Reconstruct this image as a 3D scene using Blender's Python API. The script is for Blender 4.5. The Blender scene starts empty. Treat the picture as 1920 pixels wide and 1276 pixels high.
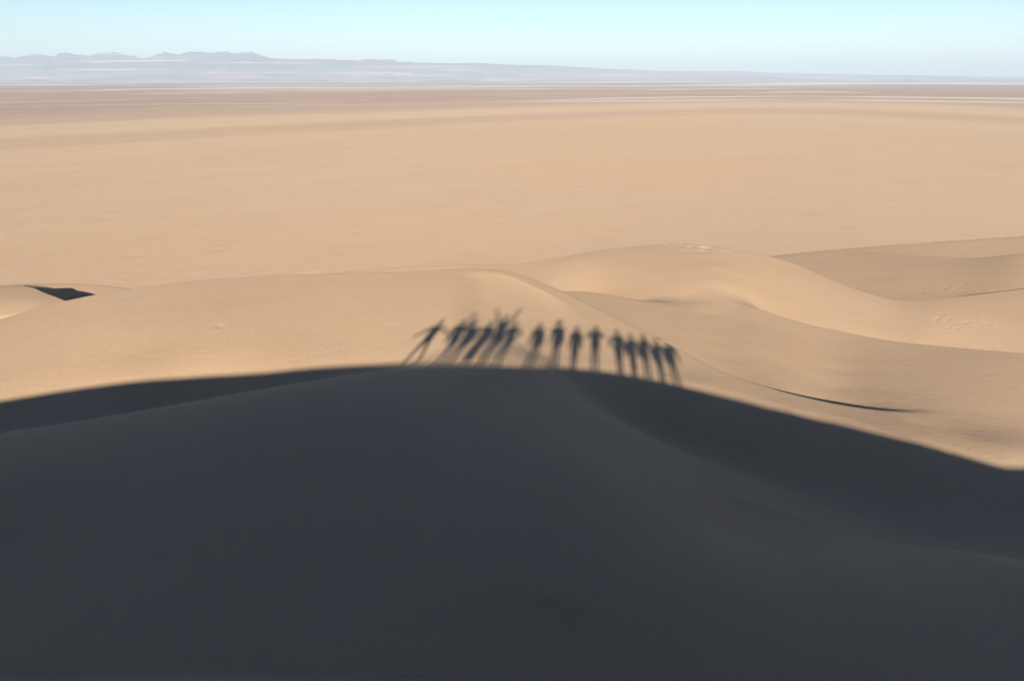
import bpy, bmesh, math, random
import numpy as np
from mathutils import Vector, Matrix

# ------------------------------------------------------------------ camera, sky, sun
R = math.radians
SC = bpy.context.scene
COL = SC.collection
PLAIN = 60.0                      # the lens is 60 m above the plain; world z = 0 is the plain
PITCH = R(18.15)
FPX = 1500.0                      # focal length in pixels of the 1920 px wide photograph
SUN_EL = R(17.5)
SUN_AZ = R(6.15)                  # the light travels this far to the right of straight ahead

cam_d = bpy.data.cameras.new('camera')
cam_d.sensor_width = 36
cam_d.lens = FPX / 1920 * 36
cam_d.clip_start = 0.05
cam_d.clip_end = 250000
cam = bpy.data.objects.new('camera', cam_d)
cam.location = (0, 0, PLAIN)
cam.rotation_euler = (R(90) - PITCH, 0, 0)
COL.objects.link(cam)
SC.camera = cam

SC.view_settings.view_transform = 'Standard'
SC.view_settings.look = 'None'
SC.view_settings.gamma = 1
SC.view_settings.exposure = 1.26

world = bpy.data.worlds.new('World')
SC.world = world
world.use_nodes = True
wn, wl = world.node_tree.nodes, world.node_tree.links
wn.clear()
w_out = wn.new('ShaderNodeOutputWorld')
w_bg = wn.new('ShaderNodeBackground')
w_bg.inputs['Strength'].default_value = 0.05
w_sky = wn.new('ShaderNodeTexSky')
w_sky.sky_type = 'NISHITA'
w_sky.sun_disc = False
w_sky.sun_elevation = SUN_EL
w_sky.sun_rotation = R(180) + SUN_AZ
w_sky.altitude = 900
w_sky.air_density = 1.0
w_sky.dust_density = 0.0
w_sky.ozone_density = 4.0
# dry air: pale and bright low down, deep blue overhead
w_tc = wn.new('ShaderNodeTexCoord'); w_sep = wn.new('ShaderNodeSeparateXYZ'); w_rmp = wn.new('ShaderNodeValToRGB'); w_mix = wn.new('ShaderNodeVectorMath')
w_mix.operation = 'MULTIPLY'
wl.new(w_tc.outputs['Generated'], w_sep.inputs[0]); wl.new(w_sep.outputs[2], w_rmp.inputs[0])
_e = w_rmp.color_ramp.elements
for _p, _c in ((0.0, (.57, .60, .55)), (0.05, (.47, .52, .45)), (0.10, (.375, .43, .36)), (0.14, (.10, .145, .225)), (0.26, (.038, .069, .162)), (1.0, (.068, .120, .278))):
    _k = _e[0] if _p == 0 else (_e[1] if _p == 1.0 else _e.new(_p))
    _k.position = _p; _k.color = (*_c, 1)
w_gain = wn.new('ShaderNodeVectorMath'); w_gain.operation = 'SCALE'; w_gain.inputs[3].default_value = 2.2
wl.new(w_rmp.outputs[0], w_gain.inputs[0]); wl.new(w_gain.outputs[0], w_mix.inputs[0]); wl.new(w_sky.outputs[0], w_mix.inputs[1])
# warm glow of the low sun's quarter of the sky
w_dot = wn.new('ShaderNodeVectorMath'); w_dot.operation = 'DOT_PRODUCT'
w_dot.inputs[1].default_value = (-math.sin(SUN_AZ) * math.cos(SUN_EL), -math.cos(SUN_AZ) * math.cos(SUN_EL), math.sin(SUN_EL))
wl.new(w_tc.outputs['Generated'], w_dot.inputs[0])
w_cl = wn.new('ShaderNodeMath'); w_cl.operation = 'MAXIMUM'; w_cl.inputs[1].default_value = 0.0; wl.new(w_dot.outputs['Value'], w_cl.inputs[0])
w_pw = wn.new('ShaderNodeMath'); w_pw.operation = 'POWER'; w_pw.inputs[1].default_value = 8.0; wl.new(w_cl.outputs[0], w_pw.inputs[0])
w_gl = wn.new('ShaderNodeVectorMath'); w_gl.operation = 'SCALE'; w_gl.inputs[0].default_value = (0.8, 0.5, 0.25); wl.new(w_pw.outputs[0], w_gl.inputs[3])
w_sum = wn.new('ShaderNodeVectorMath'); w_sum.operation = 'ADD'; wl.new(w_mix.outputs[0], w_sum.inputs[0]); wl.new(w_gl.outputs[0], w_sum.inputs[1])
wl.new(w_sum.outputs[0], w_bg.inputs['Color'])
wl.new(w_bg.outputs[0], w_out.inputs['Surface'])

SUNV = Vector((math.sin(SUN_AZ) * math.cos(SUN_EL), math.cos(SUN_AZ) * math.cos(SUN_EL), -math.sin(SUN_EL)))
sun_d = bpy.data.lights.new('sun', 'SUN')
sun_d.energy = 5.0
sun_d.angle = R(0.53)
sun_d.color = (1.0, 0.91, 0.83)
sun = bpy.data.objects.new('sun', sun_d)
sun.rotation_euler = SUNV.to_track_quat('-Z', 'Y').to_euler()
sun.location = (0, -30, PLAIN + 20)
COL.objects.link(sun)

# ------------------------------------------------------------------ terrain maths
CT, ST = math.cos(PITCH), math.sin(PITCH)

def ray(px, py):
    """slopes of the sight line through a point of the photograph: x and z per metre forward"""
    x = (px - 960) / FPX
    y = (638 - py) / FPX
    f = CT + y * ST
    return x / f, (y * CT - ST) / f

def P(px, py, z):
    """point at height z (relative to the lens) seen at px, py"""
    a, s = ray(px, py)
    Y = z / s
    return a * Y, Y, z

def hermite(xs, ys, x):
    xs = np.asarray(xs, float); ys = np.asarray(ys, float)
    d = np.diff(ys) / np.diff(xs)
    m = np.empty_like(ys); m[0] = d[0]; m[-1] = d[-1]
    h = np.diff(xs)
    m[1:-1] = (d[:-1] * h[1:] + d[1:] * h[:-1]) / (h[1:] + h[:-1])
    i = np.clip(np.searchsorted(xs, x) - 1, 0, len(xs) - 2)
    t = np.clip((x - xs[i]) / h[i], 0, 1)
    t2, t3 = t * t, t * t * t
    return ((2*t3-3*t2+1)*ys[i] + (t3-2*t2+t)*h[i]*m[i] + (-2*t3+3*t2)*ys[i+1] + (t3-t2)*h[i]*m[i+1])

class TPS:
    def __init__(s, pts, lam=1e-3, scale=10.0):
        p = np.array(pts, float)
        s.c = p[:, :2] / scale; s.scale = scale
        n = len(p)
        K = s.k(((s.c[:, None] - s.c[None]) ** 2).sum(-1)) + lam * np.eye(n)
        Q = np.hstack([np.ones((n, 1)), s.c])
        A = np.zeros((n + 3, n + 3)); A[:n, :n] = K; A[:n, n:] = Q; A[n:, :n] = Q.T
        w = np.linalg.solve(A, np.concatenate([p[:, 2], np.zeros(3)]))
        s.w = w[:n].astype(np.float32); s.a = w[n:]
    @staticmethod
    def k(r2):
        return 0.5 * r2 * np.log(r2 + 1e-9)
    def __call__(s, X, Y):
        sh = X.shape
        x = (X.ravel() / s.scale); y = (Y.ravel() / s.scale)
        out = np.empty(x.shape)
        for i in range(0, len(x), 20000):
            xs = x[i:i+20000]; ys = y[i:i+20000]
            r2 = ((xs[:, None] - s.c[None, :, 0]) ** 2 + (ys[:, None] - s.c[None, :, 1]) ** 2).astype(np.float32)
            out[i:i+20000] = s.k(r2) @ s.w + s.a[0] + s.a[1] * xs + s.a[2] * ys
        return out.reshape(sh)

def smax(a, b, k):
    h = np.clip(0.5 + 0.5 * (a - b) / k, 0, 1)
    return b + (a - b) * h + k * h * (1 - h)

def smin(a, b, k):
    return -smax(-a, -b, k)

def smooth(x, a, b):
    t = np.clip((x - a) / (b - a), 0, 1)
    return t * t * (3 - 2 * t)

_rng = np.random.RandomState(7)
_tab = _rng.rand(256, 256)
def vnoise(x, y):
    xi = np.floor(x).astype(int); yi = np.floor(y).astype(int)
    fx = x - xi; fy = y - yi
    fx = fx * fx * fx * (fx * (fx * 6 - 15) + 10); fy = fy * fy * fy * (fy * (fy * 6 - 15) + 10)
    g = lambda i, j: _tab[(xi + i) & 255, (yi + j) & 255]
    return (g(0,0)*(1-fx)+g(1,0)*fx)*(1-fy) + (g(0,1)*(1-fx)+g(1,1)*fx)*fy - 0.5

def fbm(x, y, n=4):
    o = 0; a = 1.0
    for i in range(n):
        o = o + a * vnoise(x * 2**i + 17.3 * i, y * 2**i + 5.1 * i); a *= 0.5
    return o

def line_dist(X, Y, pl):
    """distance to a polyline in plan, side (+ = left of its direction), position along it 0..1"""
    best = np.full(X.shape, 1e9); side = np.zeros(X.shape); tt = np.zeros(X.shape)
    pl = np.asarray(pl, float)
    L = np.hypot(*np.diff(pl[:, :2], axis=0).T); S = np.concatenate([[0], np.cumsum(L)])
    for i in range(len(pl) - 1):
        ax, ay = pl[i, :2]; dx, dy = pl[i+1, :2] - pl[i, :2]
        t = np.clip(((X - ax) * dx + (Y - ay) * dy) / (dx*dx + dy*dy), 0, 1)
        qx = X - ax - t * dx; qy = Y - ay - t * dy
        d = np.hypot(qx, qy)
        m = d < best
        best = np.where(m, d, best); side = np.where(m, np.sign(dx * qy - dy * qx), side)
        tt = np.where(m, (S[i] + t * L[i]) / S[-1], tt)
    return best, side, tt

def refine(pts, n=40):
    """smooth polyline through image points (px, py, z)"""
    p = np.array([P(*q) for q in pts])
    s = np.concatenate([[0], np.cumsum(np.hypot(*np.diff(p[:, :2], axis=0).T))])
    u = np.linspace(0, s[-1], n)
    return np.stack([hermite(s, p[:, j], u) for j in range(3)], 1)

class Crease:
    """bends the ground down on one side of a line, fading at both its ends and away from it"""
    def __init__(s, pts, side, slope, width, fade=0.2, fade1=None):
        s.pl = refine(pts); s.side = side; s.slope = slope; s.w = width; s.f0 = fade; s.f1 = fade if fade1 is None else fade1
    def __call__(s, X, Y):
        d, sd, t = line_dist(X, Y, s.pl)
        f = smooth(t, 0, s.f0) * (1 - smooth(t, 1 - s.f1, 1.0))
        return np.where(sd == s.side, -s.slope * s.w * (1 - np.exp(-d / s.w)), 0) * f * np.exp(-np.maximum(d - 2*s.w, 0) / s.w)

class Brow:
    """a break of slope across the line of a crest: the ground steepens in front of it"""
    def __init__(s, pts, slope, width, f0, f1):
        p = np.array([P(*q) for q in pts]); s.a = p[:, 0] / p[:, 1]; s.y = p[:, 1]
        s.sl, s.w, s.f0, s.f1 = slope, width, f0, f1
    def __call__(s, X, Y):
        a = X / Y
        d = np.maximum(hermite(s.a, s.y, a) - Y, 0)
        t = (a - s.a[0]) / (s.a[-1] - s.a[0])
        f = smooth(t, 0, s.f0) * (1 - smooth(t, 1 - s.f1, 1.0))
        return -s.sl * s.w * (1 - np.exp(-d / s.w)) * f * (1 - smooth(d, 2 * s.w, 12 * s.w))

class Sheet:
    def __init__(s, pts, crest=None, lee=0.6, lee_k=0.1, creases=(), extra=(), lee_fn=None, r=(0, 1e9)):
        pp = [P(*q) for q in pts] + list(extra)
        s.crest = None; s.lee = lee; s.lee_k = lee_k; s.cr = list(creases)
        s.lee_fn = lee_fn; s.rng = r
        if crest:
            c = np.array([P(*q) for q in crest])
            a = c[:, 0] / c[:, 1]
            s.ca, s.cy, s.cz = a, c[:, 1], c[:, 2]
            s.crest = True
            for u in np.linspace(a[0], a[-1], len(a) * 2):
                Y = float(hermite(a, s.cy, np.array([u]))[0]); Z = float(hermite(a, s.cz, np.array([u]))[0])
                pp.append((u * Y, Y, Z))
        pp = np.array(pp, float)
        s.f = TPS(pp)
    def __call__(s, X, Y):
        z = s.f(X, Y)
        for k in s.cr:
            z = z + k(X, Y)
        if s.crest:
            a = X / Y
            Yc = hermite(s.ca, s.cy, a); Zc = hermite(s.ca, s.cz, a)
            lee = s.lee(a) if callable(s.lee) else s.lee
            d = Y - Yc
            zl = Zc - lee * d - 0.035 * np.maximum(d, 0) ** 2 * (lee < 0.45)
            zz = np.where(d > 0, np.minimum(z, Zc), z)
            # no rise beyond the crest, then the slip face
            z = smin(zz, np.where(d > -2, zl + s.lee_k * 0.25, 99), s.lee_k)
        return z

#@SHEETS
# --- foreground hump in the shade
S1 = Sheet([
    (-300, 1276, -9.1), (0, 1276, -8.5), (400, 1276, -8.4), (960, 1276, -8.45), (1400, 1276, -8.8), (1920, 1276, -9.6), (2200, 1276, -10.0),
    (0, 1050, -8.75), (500, 1050, -8.2), (900, 1120, -8.25), (1200, 1100, -8.3), (1600, 1080, -9.25), (1920, 1060, -10.2),
    (0, 900, -8.65), (350, 860, -8.1), (700, 830, -7.8), (900, 850, -7.85), (1150, 900, -8.2), (1400, 1000, -9.25),
    (700, 740, -7.8), (900, 740, -8.1), (1040, 780, -8.3),
    # right flank: bluish shoulder, then falling away into the valley
    (1130, 820, -8.6), (1260, 880, -9.05), (1380, 925, -9.7), (1500, 962, -10.3), (1640, 1000, -10.9), (1920, 1040, -11.6),
    (1000, 690, -8.75), (960, 683, -8.6),
    ],
    crest=[(-500, 930, -10.4), (-250, 868, -9.9), (0, 818, -9.4), (200, 783, -8.9), (400, 747, -8.5), (540, 722, -8.25), (660, 703, -8.2), (760, 690, -8.3),
           (890, 677, -8.6), (1000, 692, -8.85), (1100, 765, -8.75), (1200, 828, -9.0), (1300, 880, -9.4), (1400, 918, -9.95), (1500, 950, -10.55), (1650, 985, -11.2), (1920, 1020, -11.8), (2300, 1060, -12.3)],
    lee=lambda a: 0.42 - 0.24 * smooth(a, -0.12, -0.04) * (1 - smooth(a, 0.0, 0.03)) - 0.12 * smooth(a, 0.0, 0.05), lee_k=0.35,
    creases=[Brow([(820, 681, -8.5), (870, 677.5, -8.6), (920, 678, -8.65), (965, 683, -8.7)], 0.35, 0.10, .3, .3),
             Brow([(800, 1114, -8.2), (900, 1104, -8.2), (960, 1106, -8.2), (1040, 1122, -8.25), (1120, 1150, -8.3), (1210, 1198, -8.35)], 0.25, 0.35, .4, .4),
             Brow([(1310, 918, -9.5), (1400, 940, -9.8), (1480, 962, -10.2), (1590, 990, -10.7)], 0.25, 0.45, .3, .4),
             Brow([(690, 915, -7.8), (740, 928, -7.8), (790, 938, -7.8), (820, 942, -7.8)], -0.12, 0.3, .4, .3)])

# --- the long lit dune behind it
def dome(base, crest, dz, a, ts=(0.2, 0.4, 0.6, 0.8, 0.92)):
    """control points of a windward slope that starts on base (px, py, z) and rounds over at crest (px, py)"""
    b = np.array([P(*q) for q in base]); ba = b[:, 0] / b[:, 1]
    pts, cr = [], []
    for px, py in crest:
        u, sl = ray(px, py)
        uc = np.clip(u, ba[0], ba[-1])
        zb = float(np.interp(uc, ba, b[:, 2])); Yb = float(np.interp(uc, ba, b[:, 1]))
        d = float(np.interp(px, *zip(*dz))); k = float(np.interp(px, *zip(*a)))
        z = zb + d; Y = z / sl
        cr.append((px, py, z))
        for t in ts:
            yy = Yb + (Y - Yb) * t
            pts.append((u * yy, yy, zb + d * t * (k - (k - 1) * t)))
    return pts, cr
E2 = [(-600, 900, -11.6), (-300, 810, -10.9), (0, 752, -10.35), (250, 715, -10.0), (500, 698, -9.65), (640, 690, -9.4), (760, 683, -9.15), (880, 680, -8.8), (980, 690, -8.85),
    (1100, 695, -9.25), (1280, 720, -9.6), (1500, 775, -10.3), (1700, 825, -10.9), (1900, 875, -11.5), (2200, 940, -12.3), (2500, 1000, -13)]
C2 = [(-600, 730), (-300, 668), (0, 597), (80, 573), (160, 555), (240, 541), (350, 527), (500, 516), (640, 512), (770, 509),
      (900, 503), (950, 507), (1000, 522), (1050, 543), (1100, 568), (1150, 592), (1250, 642),
      (1350, 692), (1450, 727), (1550, 752), (1700, 774), (1850, 790), (2050, 812), (2400, 845)]
_p2, _c2 = dome(E2, C2, [(0, 0.10), (300, 0.18), (800, 0.12), (900, 0.0), (950, -0.05), (1000, -0.18), (1150, -0.42), (1250, -0.55), (1450, -0.5), (1550, -0.7), (1700, -1.0), (1800, -1.3), (1920, -1.8)], [(0, 7), (500, 6), (800, 5), (950, 3), (1000, 1), (2000, 0.9)])
S2 = Sheet(E2 + [
    (0, 810, -10.8), (300, 765, -10.5), (1200, 790, -10.1), (1400, 860, -10.8), (1600, 920, -11.4), (1900, 980, -12.0)],
    crest=_c2, lee=0.6, lee_k=0.16,
    creases=[Brow([(840, 518, -8.85), (900, 512, -8.85), (945, 516, -8.9), (1000, 533, -9.0), (1045, 554, -9.15), (1080, 577, -9.3), (1100, 604, -9.35)], 0.15, 2.0, 0.3, 0.3),
             Brow([(975, 614, -9.15), (1030, 612, -9.15), (1060, 619, -9.2), (1130, 621, -9.3)], 0.09, 0.35, 0.3, 0.4),
             Brow([(-150, 770, -10.4), (0, 718, -10.2), (60, 697, -10.1), (130, 671, -10.0), (200, 647, -9.9), (270, 632, -9.85)], 0.15, 1.0, 0.1, 0.7)],
    extra=_p2 + [(-12, 12, -14), (0, 14, -13), (10, 12, -14)])

# --- low ground to the right of it
E3 = [(700, 620, -13), (900, 560, -11.6), (1040, 560, -10.8), (1150, 600, -10.9), (1250, 655, -11.5), (1350, 700, -11.8), (1450, 735, -11.75), (1560, 766, -12.15), (1620, 775, -12.05), (1680, 782, -11.8), (1760, 800, -11.85), (1900, 875, -11.6), (2200, 900, -12.6)]
C3 = [(700, 562), (950, 558), (1050, 545), (1100, 546), (1150, 553), (1200, 563), (1240, 575), (1290, 583), (1360, 577), (1410, 574), (1430, 581), (1500, 603), (1580, 621), (1650, 635), (1780, 650), (1920, 662), (2200, 690), (2600, 720)]
_p3, _c3 = dome(E3, C3, [(700, -1), (1050, -0.45), (1150, -0.55), (1250, -0.6), (1350, -0.75), (1430, -0.95), (1500, -1.15), (1650, -1.6), (1800, -1.8), (1920, -2.1)], [(0, 1), (3000, 1)])
S3 = Sheet(E3 + [(1900, 950, -12.3)], crest=_c3, lee=lambda a: 0.5 - 0.42 * smooth(a, 0.12, 0.20) * (1 - smooth(a, 0.28, 0.34)), lee_k=0.15,
    extra=_p3 + [(5, 20, -17), (15, 15, -16), (-5, 22, -19), (-10, 30, -19)])

# --- peaked dune on the right
E4 = [(400, 560, -19), (640, 540, -16), (850, 530, -15), (1000, 545, -14.3), (1100, 560, -13.8), (1250, 595, -12.9), (1350, 598, -12.85), (1420, 600, -13.5), (1500, 625, -14.2), (1650, 655, -14.8), (1920, 690, -15.0), (2200, 720, -15), (2600, 750, -15)]
C4 = [(400, 530), (620, 512), (720, 502), (850, 496), (980, 493), (1050, 482), (1100, 472), (1160, 464), (1230, 458), (1300, 457), (1350, 464), (1420, 475), (1480, 490),
      (1550, 520), (1620, 546), (1680, 562), (1750, 559), (1830, 551), (1920, 540), (2100, 515), (2500, 470)]
_p4, _c4 = dome(E4, C4, [(400, -.5), (850, -0.3), (1000, 0.1), (1100, 0.5), (1250, 0.45), (1350, 0.45), (1500, 0.35), (1650, 0.2), (1920, 0.3)], [(400, 1), (1000, 5), (1100, 4.5), (1250, 4), (1500, 2.8), (1650, 4), (1750, 6), (1920, 5)])
S4 = Sheet(E4, crest=_c4, lee=0.55, lee_k=0.2, extra=_p4 + [(5, 26, -19), (20, 23, -19), (-10, 36, -22)])

# --- far dunes at the right edge
E5 = [(1200, 560, -20), (1400, 560, -19), (1550, 560, -17.6), (1700, 580, -16.3), (1900, 570, -15.3), (2300, 560, -18)]
C5 = [(1250, 500), (1380, 490), (1450, 480), (1530, 474), (1620, 473), (1720, 478), (1820, 483), (1920, 474), (2100, 455), (2500, 430)]
_p5, _c5 = dome(E5, C5, [(1200, -1.5), (1450, -1.2), (1600, -0.9), (1920, -0.75)], [(1200, 0.0), (1920, -0.3)])
S5 = Sheet(E5, crest=_c5, lee=0.26, lee_k=0.3, extra=_p5 + [(20, 42, -20), (40, 37, -20), (0, 57, -25)])
E5b = [(1150, 560, -26), (1440, 500, -21.2), (1600, 490, -20.6), (1750, 490, -20.4), (1920, 490, -20.2), (2300, 480, -20)]
C5b = [(1150, 520), (1300, 495), (1440, 479.5), (1520, 471), (1600, 464), (1750, 453), (1920, 442), (2200, 425), (2600, 405)]
_p6, _c6 = dome(E5b, C5b, [(1150, -1.2), (1450, -1.1), (1920, -0.8)], [(1150, 1), (1920, 0.6)])
S5b = Sheet(E5b, crest=_c6, lee=0.5, lee_k=0.4, extra=_p6 + [(30, 62, -27), (60, 62, -27)])

# --- small crescent dune at the left edge
S6 = Sheet([
    (-200, 570, -14.0), (0, 560, -13.9), (0, 590, -13.9), (60, 565, -13.6), (0, 545, -14.15), (115, 560, -13.5), (200, 570, -13.2), (150, 575, -13.2), (62, 539, -14.1), (85, 549, -13.8)],
    crest=[(-700, 560, -15), (-300, 546, -14.8), (0, 536, -14.5), (45, 533, -14.5), (120, 534, -14.6), (200, 538, -14.8), (240, 543, -15.0), (300, 550, -15.5), (400, 565, -17)],
    lee=0.55, lee_k=0.15, extra=[(-15, 35, -17), (-30, 32, -17), (0, 45, -21), (-5, 60, -22)])
E6 = [(-400, 585, -16.2), (0, 568, -16.0), (120, 562, -16.0), (240, 566, -16.0), (300, 572, -16.1), (500, 590, -16.5)]
C6 = [(-400, 549), (0, 534.5), (45, 531.8), (120, 531), (200, 535), (240, 540), (300, 547), (500, 560)]
_p7, _c7 = dome(E6, C6, [(0, 0.2), (300, 0.2)], [(0, 2), (1, 2)])
S6r = Sheet(E6, crest=_c7, lee=0.55, lee_k=0.2, extra=_p7 + [(-15, 40, -22), (-30, 38, -22)])
BRINK = refine([(40, 533.5, -14.4), (62, 539, -14.1), (85, 549, -13.8), (115, 560, -13.5), (140, 568, -13.2), (180, 582, -12.9)])

SCL = 1.07                        # the sheets are drawn at this fraction of true size about the lens
def ground(X, Y, with_crest=True):
    """height of the sand relative to the lens"""
    X = np.asarray(X, float) / SCL; Y = np.asarray(Y, float) / SCL
    z = np.full(X.shape, -PLAIN / SCL)
    front = Y > 2.5
    Yc = np.maximum(Y, 3.0)
    Xc = np.clip(X, -0.95 * Yc - 4, 0.95 * Yc + 4)
    def add(sh, r0, r1, k):
        nonlocal z
        m = front & (Yc > r0) & (Yc < r1)
        if m.any():
            zz = sh(Xc[m], Yc[m])
            w = smooth(Yc[m], r0, r0 * 1.25)
            zz = zz * w + (1 - w) * np.minimum(zz, -25)
            z[m] = smax(z[m], zz, k)
    def s6(X, Y):
        zz = S6(X, Y)
        d, sd, t = line_dist(X, Y, BRINK)
        bowl = zz - 4.2 * np.tanh(d * 0.64 / 4.2) * smooth(t, -0.01, 0.06)
        zz = np.where(sd == -SIDE6, bowl, zz)
        return zz
    add(S5b, 55, 200, 0.5)
    add(S5, 45, 200, 0.5)
    add(S4, 30, 180, 0.3)
    add(S6r, 42, 180, 0.3)
    add(s6, 38, 180, 0.3)
    add(S3, 16, 150, 0.6)
    add(S2, 13, 150, 0.35)
    m = (Y > -3) & (Yc < 90)
    z[m] = smax(z[m], S1(Xc[m], Yc[m]), 0.9)
    z = z * SCL; X = X * SCL; Y = Y * SCL
    # small undulations
    amp = np.clip((z + PLAIN) / 10, 0, 1) * smooth(np.hypot(X, Y), 4, 10)
    z = z + amp * (0.035 * fbm(X / 6.0, Y / 5.0, 2) + 0.004 * fbm(X / 0.8 + 9, Y / 0.6, 2))
    if with_crest:
        zc = crest_z(X)
        rough = 0.03 * fbm(X / 0.8 + 40, Y / 0.8, 3)
        d = Y - CREST_Y
        edge = np.where(d > 0, zc - 0.75 * d, zc + 0.07 * d)
        edge = smin(np.where(d > -1, zc - 0.75 * d, 99), zc + 0.07 * d, 0.06) + rough * smooth(np.abs(d), 0.0, 0.5) + 0.025 * fbm(X / 0.6 + 3, X * 0, 3) * smooth(X, 4, 7)
        z = smax(z, edge, 0.25)
    return z
SIDE6 = -1
CREST_Y = -0.55
CX = np.array([-30., 30.]); CZ = np.array([-1.7, -1.7])
def crest_z(X):
    return hermite(CX, CZ, np.clip(X, CX[0], CX[-1])) + 0.0

def hit(px, py):
    """where the sight line through px, py meets the sand"""
    a, s = ray(px, py)
    Y = np.linspace(12, 140, 8000)
    g = ground(a * Y, Y, False)
    below = s * Y <= g
    i = int(np.argmax(below))
    if i == 0: return None
    f0 = s*Y[i-1] - g[i-1]; f1 = s*Y[i] - g[i]
    y = Y[i-1] + (Y[i] - Y[i-1]) * f0 / (f0 - f1)
    return np.array([a * y, y, s * y])

def back(px, py, yplane=None):
    """the point above the crest whose shadow falls on px, py"""
    h = hit(px, py)
    t = (h[1] - (CREST_Y if yplane is None else yplane)) / SUNV.y
    return h[0] - t * SUNV.x, h[2] - t * SUNV.z

EDGE = [(0, 750), (120, 731), (250, 714), (370, 705), (500, 697), (580, 689), (660, 684), (760, 681), (860, 682), (930, 684), (1000, 686), (1100, 691), (1180, 701), (1280, 722),
        (1390, 749), (1500, 776), (1600, 799), (1700, 823), (1800, 851), (1885, 874), (1915, 873)]
_b = np.array([back(*e) for e in EDGE])
_o = np.argsort(_b[:, 0])
_b = _b[_o]
CX = np.concatenate([[-60, -35], _b[:, 0], [_b[-1, 0] + 2, 25, 60]])
CZ = np.concatenate([[_b[0, 1] - 4, _b[0, 1] - 1.6], _b[:, 1], [_b[-1, 1] + .25, _b[-1, 1] - .3, _b[-1, 1] - 4]])
# ------------------------------------------------------------------ materials
def new_mat(name):
    m = bpy.data.materials.new(name); m.use_nodes = True
    m.node_tree.nodes.clear()
    return m, m.node_tree.nodes, m.node_tree.links

class NT:
    def __init__(s, name):
        s.m, s.n, s.l = new_mat(name)
    def node(s, t, **kw):
        n = s.n.new(t)
        for k, v in kw.items():
            if k.startswith('i_'): n.inputs[int(k[2:])].default_value = v
            else: setattr(n, k, v)
        return n
    def math(s, op, a, b=None, c=None, clamp=False):
        n = s.n.new('ShaderNodeMath'); n.operation = op; n.use_clamp = clamp
        for i, v in enumerate((a, b, c)):
            if v is None: continue
            if isinstance(v, (int, float)): n.inputs[i].default_value = v
            else: s.l.new(v, n.inputs[i])
        return n.outputs[0]
    def noise(s, vec, scale, detail=3, rough=0.5, dist=0.0):
        n = s.n.new('ShaderNodeTexNoise'); n.inputs['Scale'].default_value = scale
        n.inputs['Detail'].default_value = detail; n.inputs['Roughness'].default_value = rough; n.inputs['Distortion'].default_value = dist
        if vec is not None: s.l.new(vec, n.inputs['Vector'])
        return n.outputs[0]
    def mapping(s, vec, scale=(1,1,1), rot=(0,0,0), loc=(0,0,0)):
        n = s.n.new('ShaderNodeMapping'); n.inputs['Scale'].default_value = scale; n.inputs['Rotation'].default_value = rot; n.inputs['Location'].default_value = loc
        s.l.new(vec, n.inputs['Vector']); return n.outputs[0]
    def mix(s, fac, a, b, mode='MIX'):
        n = s.n.new('ShaderNodeMix'); n.data_type = 'RGBA'; n.blend_type = mode
        for sock, v in ((n.inputs[0], fac), (n.inputs[6], a), (n.inputs[7], b)):
            if isinstance(v, (int, float)): sock.default_value = v
            elif isinstance(v, tuple): sock.default_value = (*v, 1)
            else: s.l.new(v, sock)
        return n.outputs[2]
    def ramp(s, fac, stops, interp='LINEAR'):
        n = s.n.new('ShaderNodeValToRGB'); n.color_ramp.interpolation = interp
        e = n.color_ramp.elements
        while len(e) > 1: e.remove(e[-1])
        for i, (p, c) in enumerate(stops):
            k = e[0] if i == 0 else e.new(p)
            k.position = p
            k.color = (*c, 1) if isinstance(c, tuple) else (c, c, c, 1)
        s.l.new(fac, n.inputs[0]); return n.outputs[0]
    def finish(s, color, rough=0.95, bump=None, diff_rough=0.2, spec=0.15):
        b = s.n.new('ShaderNodeBsdfPrincipled'); o = s.n.new('ShaderNodeOutputMaterial')
        if isinstance(color, tuple): b.inputs['Base Color'].default_value = (*color, 1)
        else: s.l.new(color, b.inputs['Base Color'])
        b.inputs['Roughness'].default_value = rough
        b.inputs['Diffuse Roughness'].default_value = diff_rough
        b.inputs['Specular IOR Level'].default_value = spec
        if bump is not None: s.l.new(bump, b.inputs['Normal'])
        s.l.new(b.outputs[0], o.inputs['Surface'])
        return s.m
    def bump(s, h, strength, dist, prev=None):
        n = s.n.new('ShaderNodeBump'); n.inputs['Strength'].default_value = strength; n.inputs['Distance'].default_value = dist
        s.l.new(h, n.inputs['Height'])
        if prev is not None: s.l.new(prev, n.inputs['Normal'])
        return n.outputs[0]

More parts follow.
